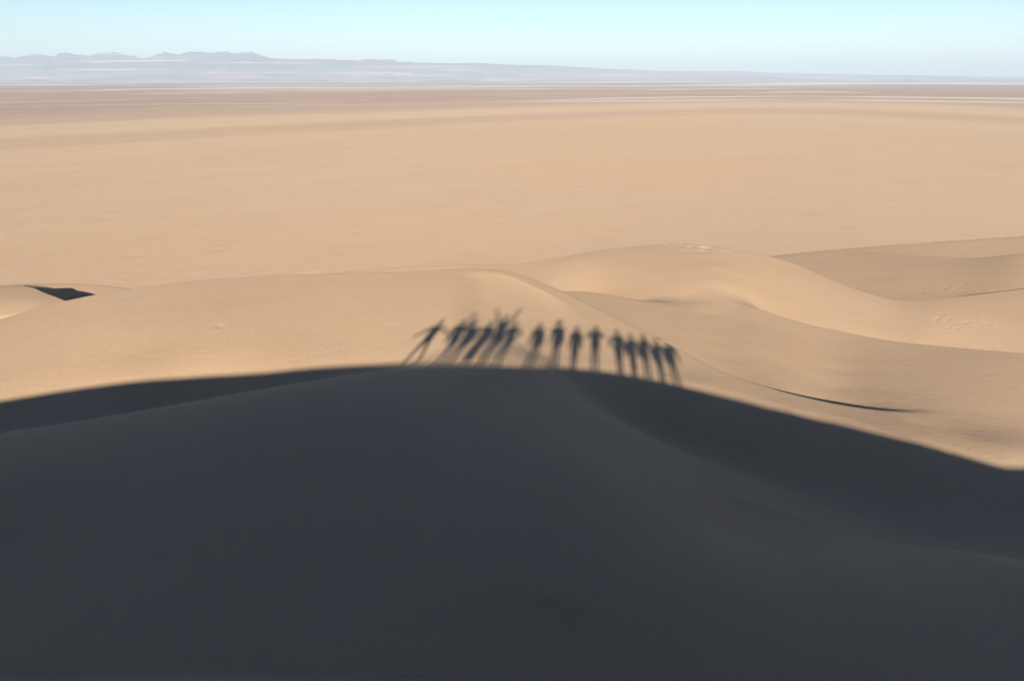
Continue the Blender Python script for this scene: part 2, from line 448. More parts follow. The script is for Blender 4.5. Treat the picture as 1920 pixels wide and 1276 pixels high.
SAND = (0.50, 0.342, 0.20)
def sand_material():
    t = NT('dune_sand')
    pos = t.node('ShaderNodeNewGeometry').outputs['Position']
    n1 = t.noise(t.mapping(pos, (0.06, 0.06, 0.2)), 1.0, 4, 0.55)
    n2 = t.noise(t.mapping(pos, (0.9, 0.9, 0.9)), 1.0, 4, 0.6)
    n3 = t.noise(pos, 45.0, 3, 0.7)
    c = t.mix(t.ramp(n1, [(0.35, 0.0), (0.65, 1.0)]), (0.405, 0.279, 0.165), (0.37, 0.250, 0.142))
    c = t.mix(t.math('MULTIPLY', t.ramp(n2, [(0.4, 0.0), (0.7, 1.0)]), 0.25), c, (0.35, 0.247, 0.156))
    c = t.mix(0.12, c, t.ramp(n3, [(0.3, (0.25, 0.17, 0.10)), (0.7, (0.75, 0.55, 0.36))]))
    # wind ripples about a hand wide, in patches
    w = t.node('ShaderNodeTexWave', wave_type='BANDS', bands_direction='X', wave_profile='SIN')
    w.inputs['Scale'].default_value = 3.0; w.inputs['Distortion'].default_value = 5.5
    w.inputs['Detail'].default_value = 2.5; w.inputs['Detail Scale'].default_value = 0.7
    t.l.new(t.mapping(pos, (1, 1, 0.3), (0, 0, R(-62))), w.inputs['Vector'])
    patch = t.ramp(t.noise(t.mapping(pos, (0.35, 0.35, 0.35), loc=(3, 1, 0)), 1.0, 2), [(0.46, 0.10), (0.66, 1.0)])
    rip = t.math('MULTIPLY', w.outputs['Fac'], patch)
    b = t.bump(rip, 1.0, 0.006)
    b = t.bump(t.noise(t.mapping(pos, (2.2, 2.2, 2.2)), 1.0, 6, 0.65), 1.0, 0.022, b)
    b = t.bump(t.noise(pos, 60.0, 2, 0.6), 0.6, 0.003, b)
    return t.finish(c, bump=b)

def plain_material():
    """gravel plain with banded mud and salt deposits that lie across it"""
    t = NT('desert_plain_sediment')
    pos = t.node('ShaderNodeNewGeometry').outputs['Position']
    sep = t.node('ShaderNodeSeparateXYZ'); t.l.new(pos, sep.inputs[0])
    X, Y = sep.outputs[0], sep.outputs[1]
    K = 60 * 1500 / (CT * CT)
    Ys = t.math('MAXIMUM', Y, 100.0)
    q = t.math('DIVIDE', K, Ys)                       # grows towards the dunes
    col = t.math('DIVIDE', X, Ys)                     # -0.64 .. 0.64 across the view
    # bands lie slightly askew and waver
    lq = t.math('LOGARITHM', q, 2.718281828)          # 1.6 far out .. 5.9 at the foot of the dunes
    lowc = t.node('ShaderNodeCombineXYZ'); t.l.new(t.math('MULTIPLY', col, 1.6), lowc.inputs[0]); t.l.new(t.math('MULTIPLY', lq, 0.7), lowc.inputs[1])
    wav = t.math('SUBTRACT', t.noise(lowc.outputs[0], 2.0, 3, 0.5), 0.5)
    sk = t.ramp(t.math('DIVIDE', t.math('ADD', col, 0.7), 1.4), [(0.0, 1.0), (0.064, 0.95), (0.20, 0.75), (0.357, 0.6), (0.5, 0.4), (0.643, 0.25), (0.743, 0.18), (0.88, 0.35), (1.0, 0.6)], 'B_SPLINE')
    skew = t.math('MULTIPLY', t.math('SUBTRACT', sk, 0.4), t.math('DIVIDE', t.math('SUBTRACT', lq, 1.6), 2.5, clamp=True))
    lq2 = t.math('ADD', t.math('SUBTRACT', lq, skew), t.math('MULTIPLY', wav, 0.14))
    f = t.math('DIVIDE', t.math('SUBTRACT', lq2, 1.5), 4.5)
    def at(px): return (math.log(px) - 1.5) / 4.5
    tan = (0.50, 0.345, 0.215); tan2 = (0.45, 0.30, 0.186); pale = (0.53, 0.40, 0.27)
    c = t.ramp(f, [(at(4.6), (0.62, 0.56, 0.54)), (at(5.6), (0.62, 0.56, 0.54)), (at(6.2), (0.20, 0.185, 0.20)), (at(11), (0.18, 0.16, 0.165)), (at(14), (0.24, 0.185, 0.165)), (at(18), (0.27, 0.18, 0.138)),
                   (at(24), (0.31, 0.197, 0.145)), (at(33), (0.30, 0.200, 0.150)), (at(42), (0.33, 0.232, 0.170)), (at(52), (0.40, 0.29, 0.21)), (at(56), (0.50, 0.363, 0.225)), (at(66), (0.52, 0.378, 0.228)),
                   (at(72), (0.43, 0.298, 0.19)), (at(80), (0.45, 0.312, 0.198)), (at(86), (0.51, 0.36, 0.222)), (at(110), (0.49, 0.343, 0.215)), (at(150), tan), (at(230), (0.485, 0.333, 0.207)), (at(340), (0.465, 0.322, 0.202)), (at(400), (0.44, 0.31, 0.205))])
    # thin salt stripes far out
    sv = t.node('ShaderNodeCombineXYZ')
    t.l.new(t.math('MULTIPLY', col, 1.3), sv.inputs[0]); t.l.new(t.math('MULTIPLY', lq2, 7.0), sv.inputs[1])
    s1 = t.noise(sv.outputs[0], 1.6, 4, 0.6, 0.4)
    salt = t.ramp(s1, [(0.54, 0.0), (0.60, 1.0)])
    reach = t.ramp(f, [(at(4.6), 1.0), (at(9), 1.0), (at(16), 0.6), (at(26), 0.18), (at(42), 0.12), (at(52), 0.0)])
    c = t.mix(t.math('MULTIPLY', salt, reach), c, (0.80, 0.70, 0.64))
    # the long salt lines and spits that can be told apart
    for (x0, y0, x1, y1, x2, y2, wd, amt) in [(-200, 152.3, 400, 151.5, 1000, 152.2, 0.9, 0.8), (0, 176, 300, 166.5, 760, 165.8, 0.8, 0.5), (200, 171.5, 600, 168.2, 1300, 165.3, 0.8, 0.55), (640, 161.0, 1100, 161.5, 1700, 156.6, 1.1, 0.9),
            (1250, 158.0, 1600, 157.0, 2100, 157.4, 1.9, 1.0), (1000, 154.5, 1500, 151.8, 2100, 151.3, 1.3, 1.0), (1150, 170.5, 1400, 166.5, 1520, 167, 1.2, 0.35), (1400, 174.5, 1500, 172.5, 1660, 175.5, 1.0, 0.5), (1000, 188, 1250, 182.8, 1560, 180.3, 1.1, 0.6), (1480, 180.5, 1700, 182.5, 2200, 191, 1.3, 0.7),
            (0, 200, 300, 195.5, 640, 194.8, 1.3, 0.18), (900, 190, 1200, 189.5, 1500, 187, 2.2, 0.25), (1500, 187, 1750, 190, 2100, 196, 3.0, 0.3)]:
        kx = lambda p: (p - 960) / 1578.0
        cf = np.polyfit([kx(x0), kx(x1), kx(x2)], [y0 - 146.2, y1 - 146.2, y2 - 146.2], 2)
        tgt = t.math('ADD', t.math('MULTIPLY', t.math('ADD', t.math('MULTIPLY', col, float(cf[0])), float(cf[1])), col), float(cf[2]))
        dd = t.math('DIVIDE', t.math('ABSOLUTE', t.math('SUBTRACT', t.math('ADD', q, t.math('MULTIPLY', wav, 2.0)), tgt)), wd)
        mk = t.math('SUBTRACT', 1.0, dd, clamp=True)
        span = kx(x2) - kx(x0)
        ends = t.math('MULTIPLY', t.math('DIVIDE', t.math('SUBTRACT', col, kx(x0)), span * 0.25, clamp=True), t.math('DIVIDE', t.math('SUBTRACT', kx(x2), col), span * 0.25, clamp=True))
        c = t.mix(t.math('MULTIPLY', t.math('MULTIPLY', mk, ends), min(1.0, amt * 1.6)), c, (0.80, 0.75, 0.70))
    # faint streaks of the same kind nearer in
    sv2 = t.node('ShaderNodeCombineXYZ')
    t.l.new(t.math('MULTIPLY', col, 2.5), sv2.inputs[0]); t.l.new(t.math('MULTIPLY', lq2, 30.0), sv2.inputs[1])
    s2 = t.noise(sv2.outputs[0], 1.0, 4, 0.65, 0.6)
    c = t.mix(t.math('MULTIPLY', t.math('MULTIPLY', t.ramp(s2, [(0.35, 1.0), (0.55, 0.0)]), t.ramp(f, [(at(60), 1.0), (at(200), 0.25)])), 0.20), c, (0.36, 0.24, 0.155))
    c = t.mix(t.math('MULTIPLY', t.math('MULTIPLY', t.ramp(s2, [(0.5, 0.0), (0.7, 1.0)]), t.ramp(f, [(at(60), 1.0), (at(200), 0.25)])), 0.20), c, (0.56, 0.43, 0.30))
    # metre-scale mottling, small pale pans and dark gravel strips within a few hundred metres
    m1 = t.noise(t.mapping(pos, (0.012, 0.02, 0)), 1.0, 5, 0.6)
    c = t.mix(t.ramp(t.noise(t.mapping(pos, (0.0012, 0.0015, 0), loc=(2, 0, 0)), 1.0, 3), [(0.38, 0.0), (0.62, 0.5)]), c, t.mix(1.0, c, (1.0, 0.93, 0.80), 'MULTIPLY'))
    c = t.mix(1.0, c, (0.93, 0.942, 0.905), 'MULTIPLY')
    c = t.mix(t.math('MULTIPLY', t.ramp(m1, [(0.35, 1.0), (0.65, 0.0)]), 0.22), c, (0.40, 0.265, 0.165))
    m2 = t.noise(t.mapping(pos, (0.035, 0.12, 0)), 1.0, 5, 0.7)
    pans = t.math('MULTIPLY', t.ramp(m2, [(0.66, 0.0), (0.71, 1.0)]), 0.5)
    c = t.mix(pans, c, (0.66, 0.52, 0.38))
    m3 = t.noise(t.mapping(pos, (0.04, 0.12, 0), loc=(5, 9, 0)), 1.0, 5, 0.7)
    c = t.mix(t.math('MULTIPLY', t.ramp(m3, [(0.57, 0.0), (0.66, 1.0)]), 0.34), c, (0.33, 0.22, 0.14))
    # old tyre tracks looping near the foot of the dunes
    for (px, py, rs) in ((78, 512, (5, 7.5, 10.5, 13, 18)), (430, 509, (4, 6, 9)), (150, 524, (6, 9, 16)), (250, 505, (14, 22))):
        a_, s_ = ray(px, py); cy = -PLAIN / s_; cx = a_ * cy
        dist = t.math('SQRT', t.math('ADD', t.math('POWER', t.math('SUBTRACT', X, cx), 2.0), t.math('POWER', t.math('MULTIPLY', t.math('SUBTRACT', Y, cy), 0.8), 2.0)))
        dist = t.math('ADD', dist, t.math('MULTIPLY', t.math('SUBTRACT', t.noise(t.mapping(pos, (0.05, 0.05, 0)), 1.0, 2), 0.5), 8.0))
        for r_ in rs:
            mk = t.math('SUBTRACT', 1.0, t.math('DIVIDE', t.math('ABSOLUTE', t.math('SUBTRACT', dist, float(r_))), 0.45), clamp=True)
            brk = t.ramp(t.noise(t.mapping(pos, (0.07, 0.07, 0), loc=(r_, 2, 0)), 1.0, 2), [(0.45, 0.0), (0.6, 1.0)])
            c = t.mix(t.math('MULTIPLY', t.math('MULTIPLY', mk, brk), 0.14), c, (0.62, 0.48, 0.34))
    g = t.noise(t.mapping(pos, (1.5, 1.5, 1.5)), 1.0, 4, 0.7)
    c = t.mix(0.10, c, t.ramp(g, [(0.3, (0.2, 0.13, 0.08)), (0.7, (0.8, 0.58, 0.4))]))
    b = t.bump(t.noise(t.mapping(pos, (0.15, 0.3, 0)), 1.0, 5, 0.6), 0.35, 0.5)
    return t.finish(c, bump=b)

def mountain_material():
    t = NT('bare_mountain_rock')
    geo = t.node('ShaderNodeNewGeometry')
    pos = geo.outputs['Position']
    n = t.noise(t.mapping(pos, (0.0004, 0.0012, 0.004)), 1.0, 5, 0.6)
    c = t.mix(t.ramp(n, [(0.4, 0.0), (0.6, 1.0)]), (0.16, 0.13, 0.12), (0.30, 0.24, 0.215))
    sz = t.node('ShaderNodeSeparateXYZ'); t.l.new(pos, sz.inputs[0])
    hgt = t.math('ADD', t.math('DIVIDE', sz.outputs[2], 600.0), t.math('MULTIPLY', t.math('SUBTRACT', n, 0.5), 0.5))
    c = t.mix(t.ramp(hgt, [(0.25, 0.0), (0.50, 1.0)]), c, (0.10, 0.095, 0.105))     # bare dark rock above the pale outwash fans
    n2 = t.noise(t.mapping(pos, (0.0003, 0.0003, 0.018)), 1.0, 4, 0.6)
    c = t.mix(t.ramp(n2, [(0.58, 0.0), (0.64, 0.6)]), c, (0.60, 0.52, 0.47))
    return t.finish(c, diff_rough=0.3)

# ------------------------------------------------------------------ objects
def tag(o, label=None, cat=None, group=None, kind=None):
    if label: o['label'] = label
    if cat: o['category'] = cat
    if group: o['group'] = group
    if kind: o['kind'] = kind
    return o

def mesh_from(name, verts, quads, mat, normals=None):
    me = bpy.data.meshes.new(name)
    me.vertices.add(len(verts)); me.vertices.foreach_set('co', np.asarray(verts, np.float32).ravel())
    n = len(quads)
    me.loops.add(n * 4); me.loops.foreach_set('vertex_index', np.asarray(quads, np.int32).ravel())
    me.polygons.add(n); me.polygons.foreach_set('loop_start', np.arange(n, dtype=np.int32) * 4)
    me.polygons.foreach_set('use_smooth', np.ones(n, bool))
    me.update(calc_edges=True)
    if normals is not None: me.normals_split_custom_set_from_vertices(normals.astype(np.float32))
    me.materials.append(mat)
    o = bpy.data.objects.new(name, me); COL.objects.link(o)
    return o

def grid_quads(nr, nc, wrap=False):
    i = np.arange(nr - 1)[:, None]; j = np.arange(nc if wrap else nc - 1)[None]
    j2 = (j + 1) % nc
    return np.stack(np.broadcast_arrays(i * nc + j, i * nc + j2, (i + 1) * nc + j2, (i + 1) * nc + j), -1).reshape(-1, 4)

def grid_normals(V):
    """vertex normals of a closed-ring grid V[r, a, 3]"""
    du = np.roll(V, -1, 1) - np.roll(V, 1, 1)
    dv = np.gradient(V, axis=0)
    n = np.cross(du, dv)
    n /= np.linalg.norm(n, axis=-1, keepdims=True) + 1e-12
    n *= np.sign(n[..., 2:3] + 1e-12)
    return n

import time
_t = time.time()
QUICK = False
az = np.concatenate([np.arange(-180, -112, 1.0), np.arange(-112, -38, 0.3), np.arange(-38, 38, 0.07), np.arange(38, 112, 0.3), np.arange(112, 180, 1.0)])
rr = np.concatenate([[0.001], np.exp(np.arange(math.log(0.25), math.log(6), 0.025)), np.exp(np.arange(math.log(6), math.log(130), 0.0042)), np.exp(np.arange(math.log(130), math.log(460), 0.012)), np.exp(np.arange(math.log(460), math.log(46000), 0.03))])
A, RR = np.meshgrid(np.radians(az), rr)
GX = np.sin(A) * RR; GY = np.cos(A) * RR
GZ = ground(GX, GY)
flat = RR > 300
GZ = np.where(flat, -PLAIN, GZ)
def add_dents():
    """footprints and trampled places, pressed into the sand where they lie"""
    rnd = random.Random(3)
    marks = []
    def scatter(n, x0, x1, y0, y1, r, dep, slope=0.0):
        for _ in range(n):
            px = rnd.uniform(x0, x1); py = rnd.uniform(y0, y1) + slope * (px - x0)
            marks.append((px, py, r * rnd.uniform(.8, 1.2), dep * rnd.uniform(.7, 1.2)))
    scatter(22, 1740, 1800, 596, 616, 0.15, 0.030); scatter(22, 1795, 1860, 598, 618, 0.15, 0.028); scatter(10, 1690, 1745, 598, 616, 0.13, 0.022); scatter(14, 1840, 1915, 590, 608, 0.14, 0.022)
    scatter(9, 1710, 1745, 538, 551, 0.25, 0.05); scatter(12, 1760, 1812, 532, 546, 0.25, 0.045)
    scatter(8, 1235, 1265, 459, 462, 0.3, 0.03); scatter(16, 1262, 1305, 459, 466, 0.35, 0.045); scatter(16, 1305, 1350, 462, 473, 0.4, 0.05); scatter(6, 1345, 1375, 468, 478, 0.35, 0.04)
    for i in range(9): marks.append((372 + i * 12 + rnd.uniform(-3, 3), 660 - i * 4.0 + rnd.uniform(-3, 3), 0.10, 0.014))
    for i in range(7): marks.append((548 + i * 15 + rnd.uniform(-4, 4), 676 - i * 3.4, 0.13, 0.016))
    marks.append((412, 611, 0.22, 0.04))
    global GZ
    Z = GZ.copy()
    for px, py, r, dep in marks:
        h = hit(px, py)
        if h is None: continue
        rad = math.hypot(h[0], h[1])
        i0, i1 = np.searchsorted(rr, [rad - 4 * r, rad + 4 * r])
        an = math.degrees(math.atan2(h[0], h[1])); w = math.degrees(4 * r / rad)
        j0, j1 = np.searchsorted(az, [an - w, an + w])
        sx = GX[i0:i1, j0:j1] - h[0]; sy = GY[i0:i1, j0:j1] - h[1]
        q = (sx * sx + sy * sy * 0.6) / (r * r)
        Z[i0:i1, j0:j1] += dep * (-1.25 * np.exp(-q) + 0.45 * np.exp(-q / 3.2))
    GZ = Z
add_dents()
V = np.stack([GX, GY, GZ + PLAIN], -1)
V[RR[:, 0] > 300, :, 2] = 0.0
N = grid_normals(V)
Vf, Nf = V.reshape(-1, 3), N.reshape(-1, 3)
Q = grid_quads(len(rr), len(az), True)
Q = Q[:, ::-1] if False else Q
is_dune = (Vf[Q][:, :, 2].max(1) > 0.02)
# winding: make faces look up
e1 = Vf[Q[0, 1]] - Vf[Q[0, 0]]; e2 = Vf[Q[0, 3]] - Vf[Q[0, 0]]
k = len(Q) // 2
e1 = Vf[Q[k, 1]] - Vf[Q[k, 0]]; e2 = Vf[Q[k, 3]] - Vf[Q[k, 0]]
if np.cross(e1, e2)[2] < 0: Q = Q[:, ::-1]
def sub(mask, name, mat):
    q = Q[mask]
    used, inv = np.unique(q, return_inverse=True)
    return mesh_from(name, Vf[used], inv.reshape(-1, 4), mat, Nf[used])
dunes = sub(is_dune, 'sand_dunes', sand_material())
tag(dunes, kind='structure')
plain = sub(~is_dune, 'desert_plain', plain_material())
tag(plain, kind='structure')
print('ground', len(Vf), round(time.time() - _t, 1), 's')

# ------------------------------------------------------------------ the group on the crest, sun behind them
PENDING = []
def fuse_all():
    dg = bpy.context.evaluated_depsgraph_get()
    done = [(o, bpy.data.meshes.new_from_object(o.evaluated_get(dg)), n, m) for o, n, m in PENDING]
    for o, me, n, m in done:
        o.modifiers.clear(); o.data = me; me.name = n
        me.polygons.foreach_set('use_smooth', np.ones(len(me.polygons), bool))
        me.materials.clear(); me.materials.append(m)

_bm = bmesh.new(); bmesh.ops.create_uvsphere(_bm, u_segments=16, v_segments=10, radius=1)
UNIT_V = np.array([v.co[:] for v in _bm.verts]); UNIT_F = [tuple(v.index for v in f.verts) for f in _bm.faces]; _bm.free()

class Lump:
    """overlapping tapered limbs and ellipsoids fused into one continuous skin"""
    def __init__(s): s.v = []; s.f = []; s.n = 0
    def add(s, V, F):
        s.v.append(V); s.f += [tuple(i + s.n for i in f) for f in F]; s.n += len(V)
    def ell(s, c, r):
        s.add(UNIT_V * np.array(r)[None] + np.array(c)[None], UNIT_F)
    def limb(s, a, b, ra, rb):
        a, b = np.array(a, float), np.array(b, float); d = (b - a) / (np.linalg.norm(b - a) + 1e-9)
        u = np.cross(d, (0, 0, 1.0) if abs(d[2]) < .9 else (1.0, 0, 0)); u /= np.linalg.norm(u); w = np.cross(d, u)
        t = np.linspace(0, 2 * np.pi, 14, endpoint=False)
        ring = np.cos(t)[:, None] * u + np.sin(t)[:, None] * w
        s.add(np.vstack([a + ring * ra, b + ring * rb]), [(k, (k + 1) % 14, 14 + (k + 1) % 14, 14 + k) for k in range(14)] + [tuple(range(13, -1, -1)), tuple(range(14, 28))])
        s.ell(a, (ra,) * 3); s.ell(b, (rb,) * 3)
    def build(s, name, mat, parent, voxel=0.013, smooth_it=3):
        me = bpy.data.meshes.new(name); me.from_pydata(np.vstack(s.v).tolist(), [], s.f)
        o = bpy.data.objects.new(name, me); COL.objects.link(o)
        if voxel:
            m = o.modifiers.new('skin', 'REMESH'); m.mode = 'VOXEL'; m.voxel_size = voxel; m.use_smooth_shade = True
            k = o.modifiers.new('soften', 'SMOOTH'); k.iterations = smooth_it; k.factor = 0.5
            PENDING.append((o, name, mat))
        else:
            for p in o.data.polygons: p.use_smooth = True
        o.data.materials.append(mat)
        o.parent = parent
        return o

def cloth(name, c, fine=140.0):
    t = NT(name); pos = t.node('ShaderNodeTexCoord').outputs['Object']
    n = t.noise(pos, fine, 3, 0.6); k = t.noise(pos, 5.0, 3, 0.6)
    col = t.mix(t.math('MULTIPLY', n, 0.35), c, tuple(v * 0.6 for v in c))
    return t.finish(col, rough=0.85, bump=t.bump(k, 0.5, 0.02), diff_rough=0.3)
SKIN = [cloth('skin_light', (0.50, 0.32, 0.23), 60), cloth('skin_tan', (0.36, 0.21, 0.14), 60)]
HAIR = [cloth('hair_dark', (0.03, 0.02, 0.015), 200), cloth('hair_brown', (0.12, 0.07, 0.04), 200), cloth('hat_straw', (0.5, 0.4, 0.25), 200)]
TOPS = {k: cloth('shirt_' + k, c) for k, c in dict(navy=(.03, .05, .12), white=(.6, .6, .58), grey=(.2, .2, .21), red=(.35, .05, .04), olive=(.14, .15, .07), black=(.02, .02, .022), blue=(.08, .18, .35), sand=(.4, .33, .24)).items()}
BOTTOMS = {k: cloth('trousers_' + k, c) for k, c in dict(denim=(.06, .09, .17), black=(.02, .02, .022), khaki=(.3, .24, .15), grey=(.14, .14, .15)).items()}
SHOE = cloth('boot_leather', (0.10, 0.07, 0.05))
EYE = cloth('eye_dark', (0.02, 0.015, 0.01))

def add_hand(L, w, d, side, curl=0.35):
    """palm, four separate fingers and a thumb; w wrist, d direction of the forearm"""
    d = Vector(d).normalized()
    ref = Vector((0, 1, 0)) if abs(d.y) < 0.8 else Vector((0, 0, 1))
    across = d.cross(ref).normalized(); palm = across.cross(d).normalized()
    w = Vector(w)
    for k in range(4):
        b = w + across * (k - 1.5) * 0.020
        L.limb(b * 0.75 + w * 0.25 + d * 0.008, b + d * 0.085, 0.013, 0.0105)
        ln = (0.062, 0.074, 0.070, 0.055)[k]
        spread = across * (k - 1.5) * 0.10
        m = b + d * 0.085 + (d + spread).normalized() * ln * 0.55
        e = m + (d + spread + palm * curl * 1.4).normalized() * ln * 0.5
        L.limb(b + d * 0.085, m, 0.0095, 0.0085); L.limb(m, e, 0.0085, 0.0072)
    t0 = w + d * 0.025 - across * 0.028 * side
    t1 = t0 + (d * 0.75 - across * 0.7 * side + palm * 0.2).normalized() * 0.042
    L.limb(w + d * 0.02, t0, 0.014, 0.012); L.limb(t0, t1, 0.012, 0.010); L.limb(t1, t1 + (d - across * 0.15 * side + palm * 0.3).normalized() * 0.032, 0.010, 0.008)

def make_person(label, X, Y, H, lean, larm, rarm, feet, top, bottom, skin=0, hair=0, wide=1.2, long_hair=False, hat=False, skirt=False, group=None):
    """lean: sideways shift of the head over the feet; arms: (elbow, wrist) offsets from the shoulder; feet: x of the two feet"""
    root = bpy.data.objects.new('person', None); COL.objects.link(root)
    zg = float(ground(np.array([X]), np.array([Y]))[0]) + PLAIN
    root.location = (X, Y, zg)
    tag(root, label, 'person', group)
    k = H / 1.75
    fx = [feet[0], feet[1]]; mid = sum(fx) / 2
    # ground height under each foot
    fz = [float(ground(np.array([X + f]), np.array([Y]))[0]) + PLAIN - zg for f in fx]
    hipz = 0.92 * k - 0.10 * abs(fx[1] - fx[0]) ** 1.5
    hip = Vector((mid + (lean) * 0.5, 0, hipz))
    neck = Vector((mid + lean * 0.85, 0.01, hipz + 0.56 * k))
    head = Vector((mid + lean, 0.02, neck.z + 0.165 * k))
    chest = hip.lerp(neck, 0.68); waist = hip.lerp(neck, 0.30)
    shl = [neck + Vector((sd * 0.175 * k * wide, 0, -0.055 * k)) for sd in (-1, 1)]
    B = Lump(); T = Lump(); U = Lump()
    e = 0.014
    # torso
    for L, g in ((B, 0.0), (T, e)):
        L.ell(chest, ((0.155 + g) * k * wide, (0.105 + g) * k, (0.19 + g) * k))
        L.ell(waist, ((0.135 + g) * k * wide, (0.10 + g) * k, (0.17 + g) * k))
        L.limb(shl[0] + Vector((0.03, 0, 0)), shl[1] - Vector((0.03, 0, 0)), 0.056 * k + g, 0.056 * k + g)
    for L, g in ((B, 0.0), (U, e)):
        L.ell(hip + Vector((0, 0, 0.02)), ((0.165 + g) * k * (0.5 + 0.5 * wide), (0.115 + g) * k, (0.13 + g) * k))
    T.ell(hip + Vector((0, 0, 0.07 * k)), ((0.168 + e) * k * (0.5 + 0.5 * wide), (0.118 + e) * k, 0.10 * k))
    B.limb(neck - Vector((0, 0, 0.04)), head - Vector((0, 0.01, 0.05)), 0.056 * k, 0.052 * k)
    # head with brow, nose, jaw, ears (the face looks towards the dunes, +y)
    B.ell(head + Vector((0, -0.012, 0.025)), (0.076, 0.095, 0.10)); B.ell(head + Vector((0, 0.02, -0.045)), (0.058, 0.068, 0.068))
    B.ell(head + Vector((0, 0.086, -0.012)), (0.011, 0.016, 0.022)); B.ell(head + Vector((0, 0.070, -0.058)), (0.024, 0.014, 0.008)); B.ell(head + Vector((0, 0.070, 0.028)), (0.050, 0.016, 0.008))
    for sd in (-1, 1): B.ell(head + Vector((sd * 0.078, -0.005, 0)), (0.012, 0.020, 0.032))
    # arms
    for i, (sd, arm) in enumerate(((-1, larm), (1, rarm))):
        s0 = shl[i]; el = s0 + Vector(arm[0]) * k; wr = s0 + Vector(arm[1]) * k
        B.limb(s0, el, 0.045 * k, 0.036 * k); B.limb(el, wr, 0.037 * k, 0.025 * k)
        T.limb(s0, el, 0.045 * k + e, 0.040 * k + e); T.limb(el, el.lerp(wr, 0.88), 0.040 * k + e, 0.027 * k + e)
        add_hand(B, wr, wr - el, sd)
    # legs
    shoes = []
    for i, sd in enumerate((-1, 1)):
        h = hip + Vector((sd * 0.085 * k, 0, -0.03 * k)); f = Vector((fx[i], -0.01, fz[i] + 0.085))
        kn = h.lerp(f, 0.50) + Vector((0, 0.025, 0))
        B.limb(h, kn, 0.075 * k, 0.050 * k); B.limb(kn, f, 0.052 * k, 0.034 * k)
        U.limb(h, kn, 0.088 * k, 0.064 * k); U.limb(kn, f + Vector((0, 0, 0.01)), 0.064 * k, 0.055 * k)
        B.limb(f, Vector((fx[i], 0.10, fz[i] + 0.03)), 0.032, 0.026)
        S = Lump(); S.ell((fx[i], 0.045, fz[i] + 0.035), (0.048, 0.14, 0.045)); S.ell((fx[i], -0.025, fz[i] + 0.075), (0.045, 0.055, 0.055)); shoes.append(S)
    if skirt:
        for q in range(6):
            z = q / 5
            U.ell(hip.lerp(Vector((mid, 0, 0.24)), z), (0.17 + 0.02 * z, 0.13 + 0.03 * z, 0.10))
    B.build('body', SKIN[skin], root, 0.0105, 2)
    T.build('shirt', TOPS[top], root, 0.016); U.build('skirt' if skirt else 'trousers', BOTTOMS[bottom], root, 0.016)
    for S in shoes: S.build('shoe', SHOE, root, 0.012)
    Hh = Lump()
    Hh.ell(head + Vector((0, -0.030, 0.045)), (0.088, 0.096, 0.100))
    if long_hair:
        Hh.ell(head + Vector((0, -0.075, -0.06)), (0.085, 0.045, 0.15))
    Hh.build('hair', HAIR[hair], root, 0.012)
    for sd in (-1, 1):
        E = Lump(); E.ell(head + Vector((sd * 0.030, 0.068, 0.010)), (0.014, 0.012, 0.009)); E.build('eye', EYE, root, None)
    if hat:
        h_ = Lump(); h_.ell(head + Vector((0, -0.01, 0.075)), (0.19, 0.20, 0.012)); h_.ell(head + Vector((0, -0.015, 0.115)), (0.092, 0.10, 0.065)); h_.build('hat', HAIR[2], root, 0.012)
    return root

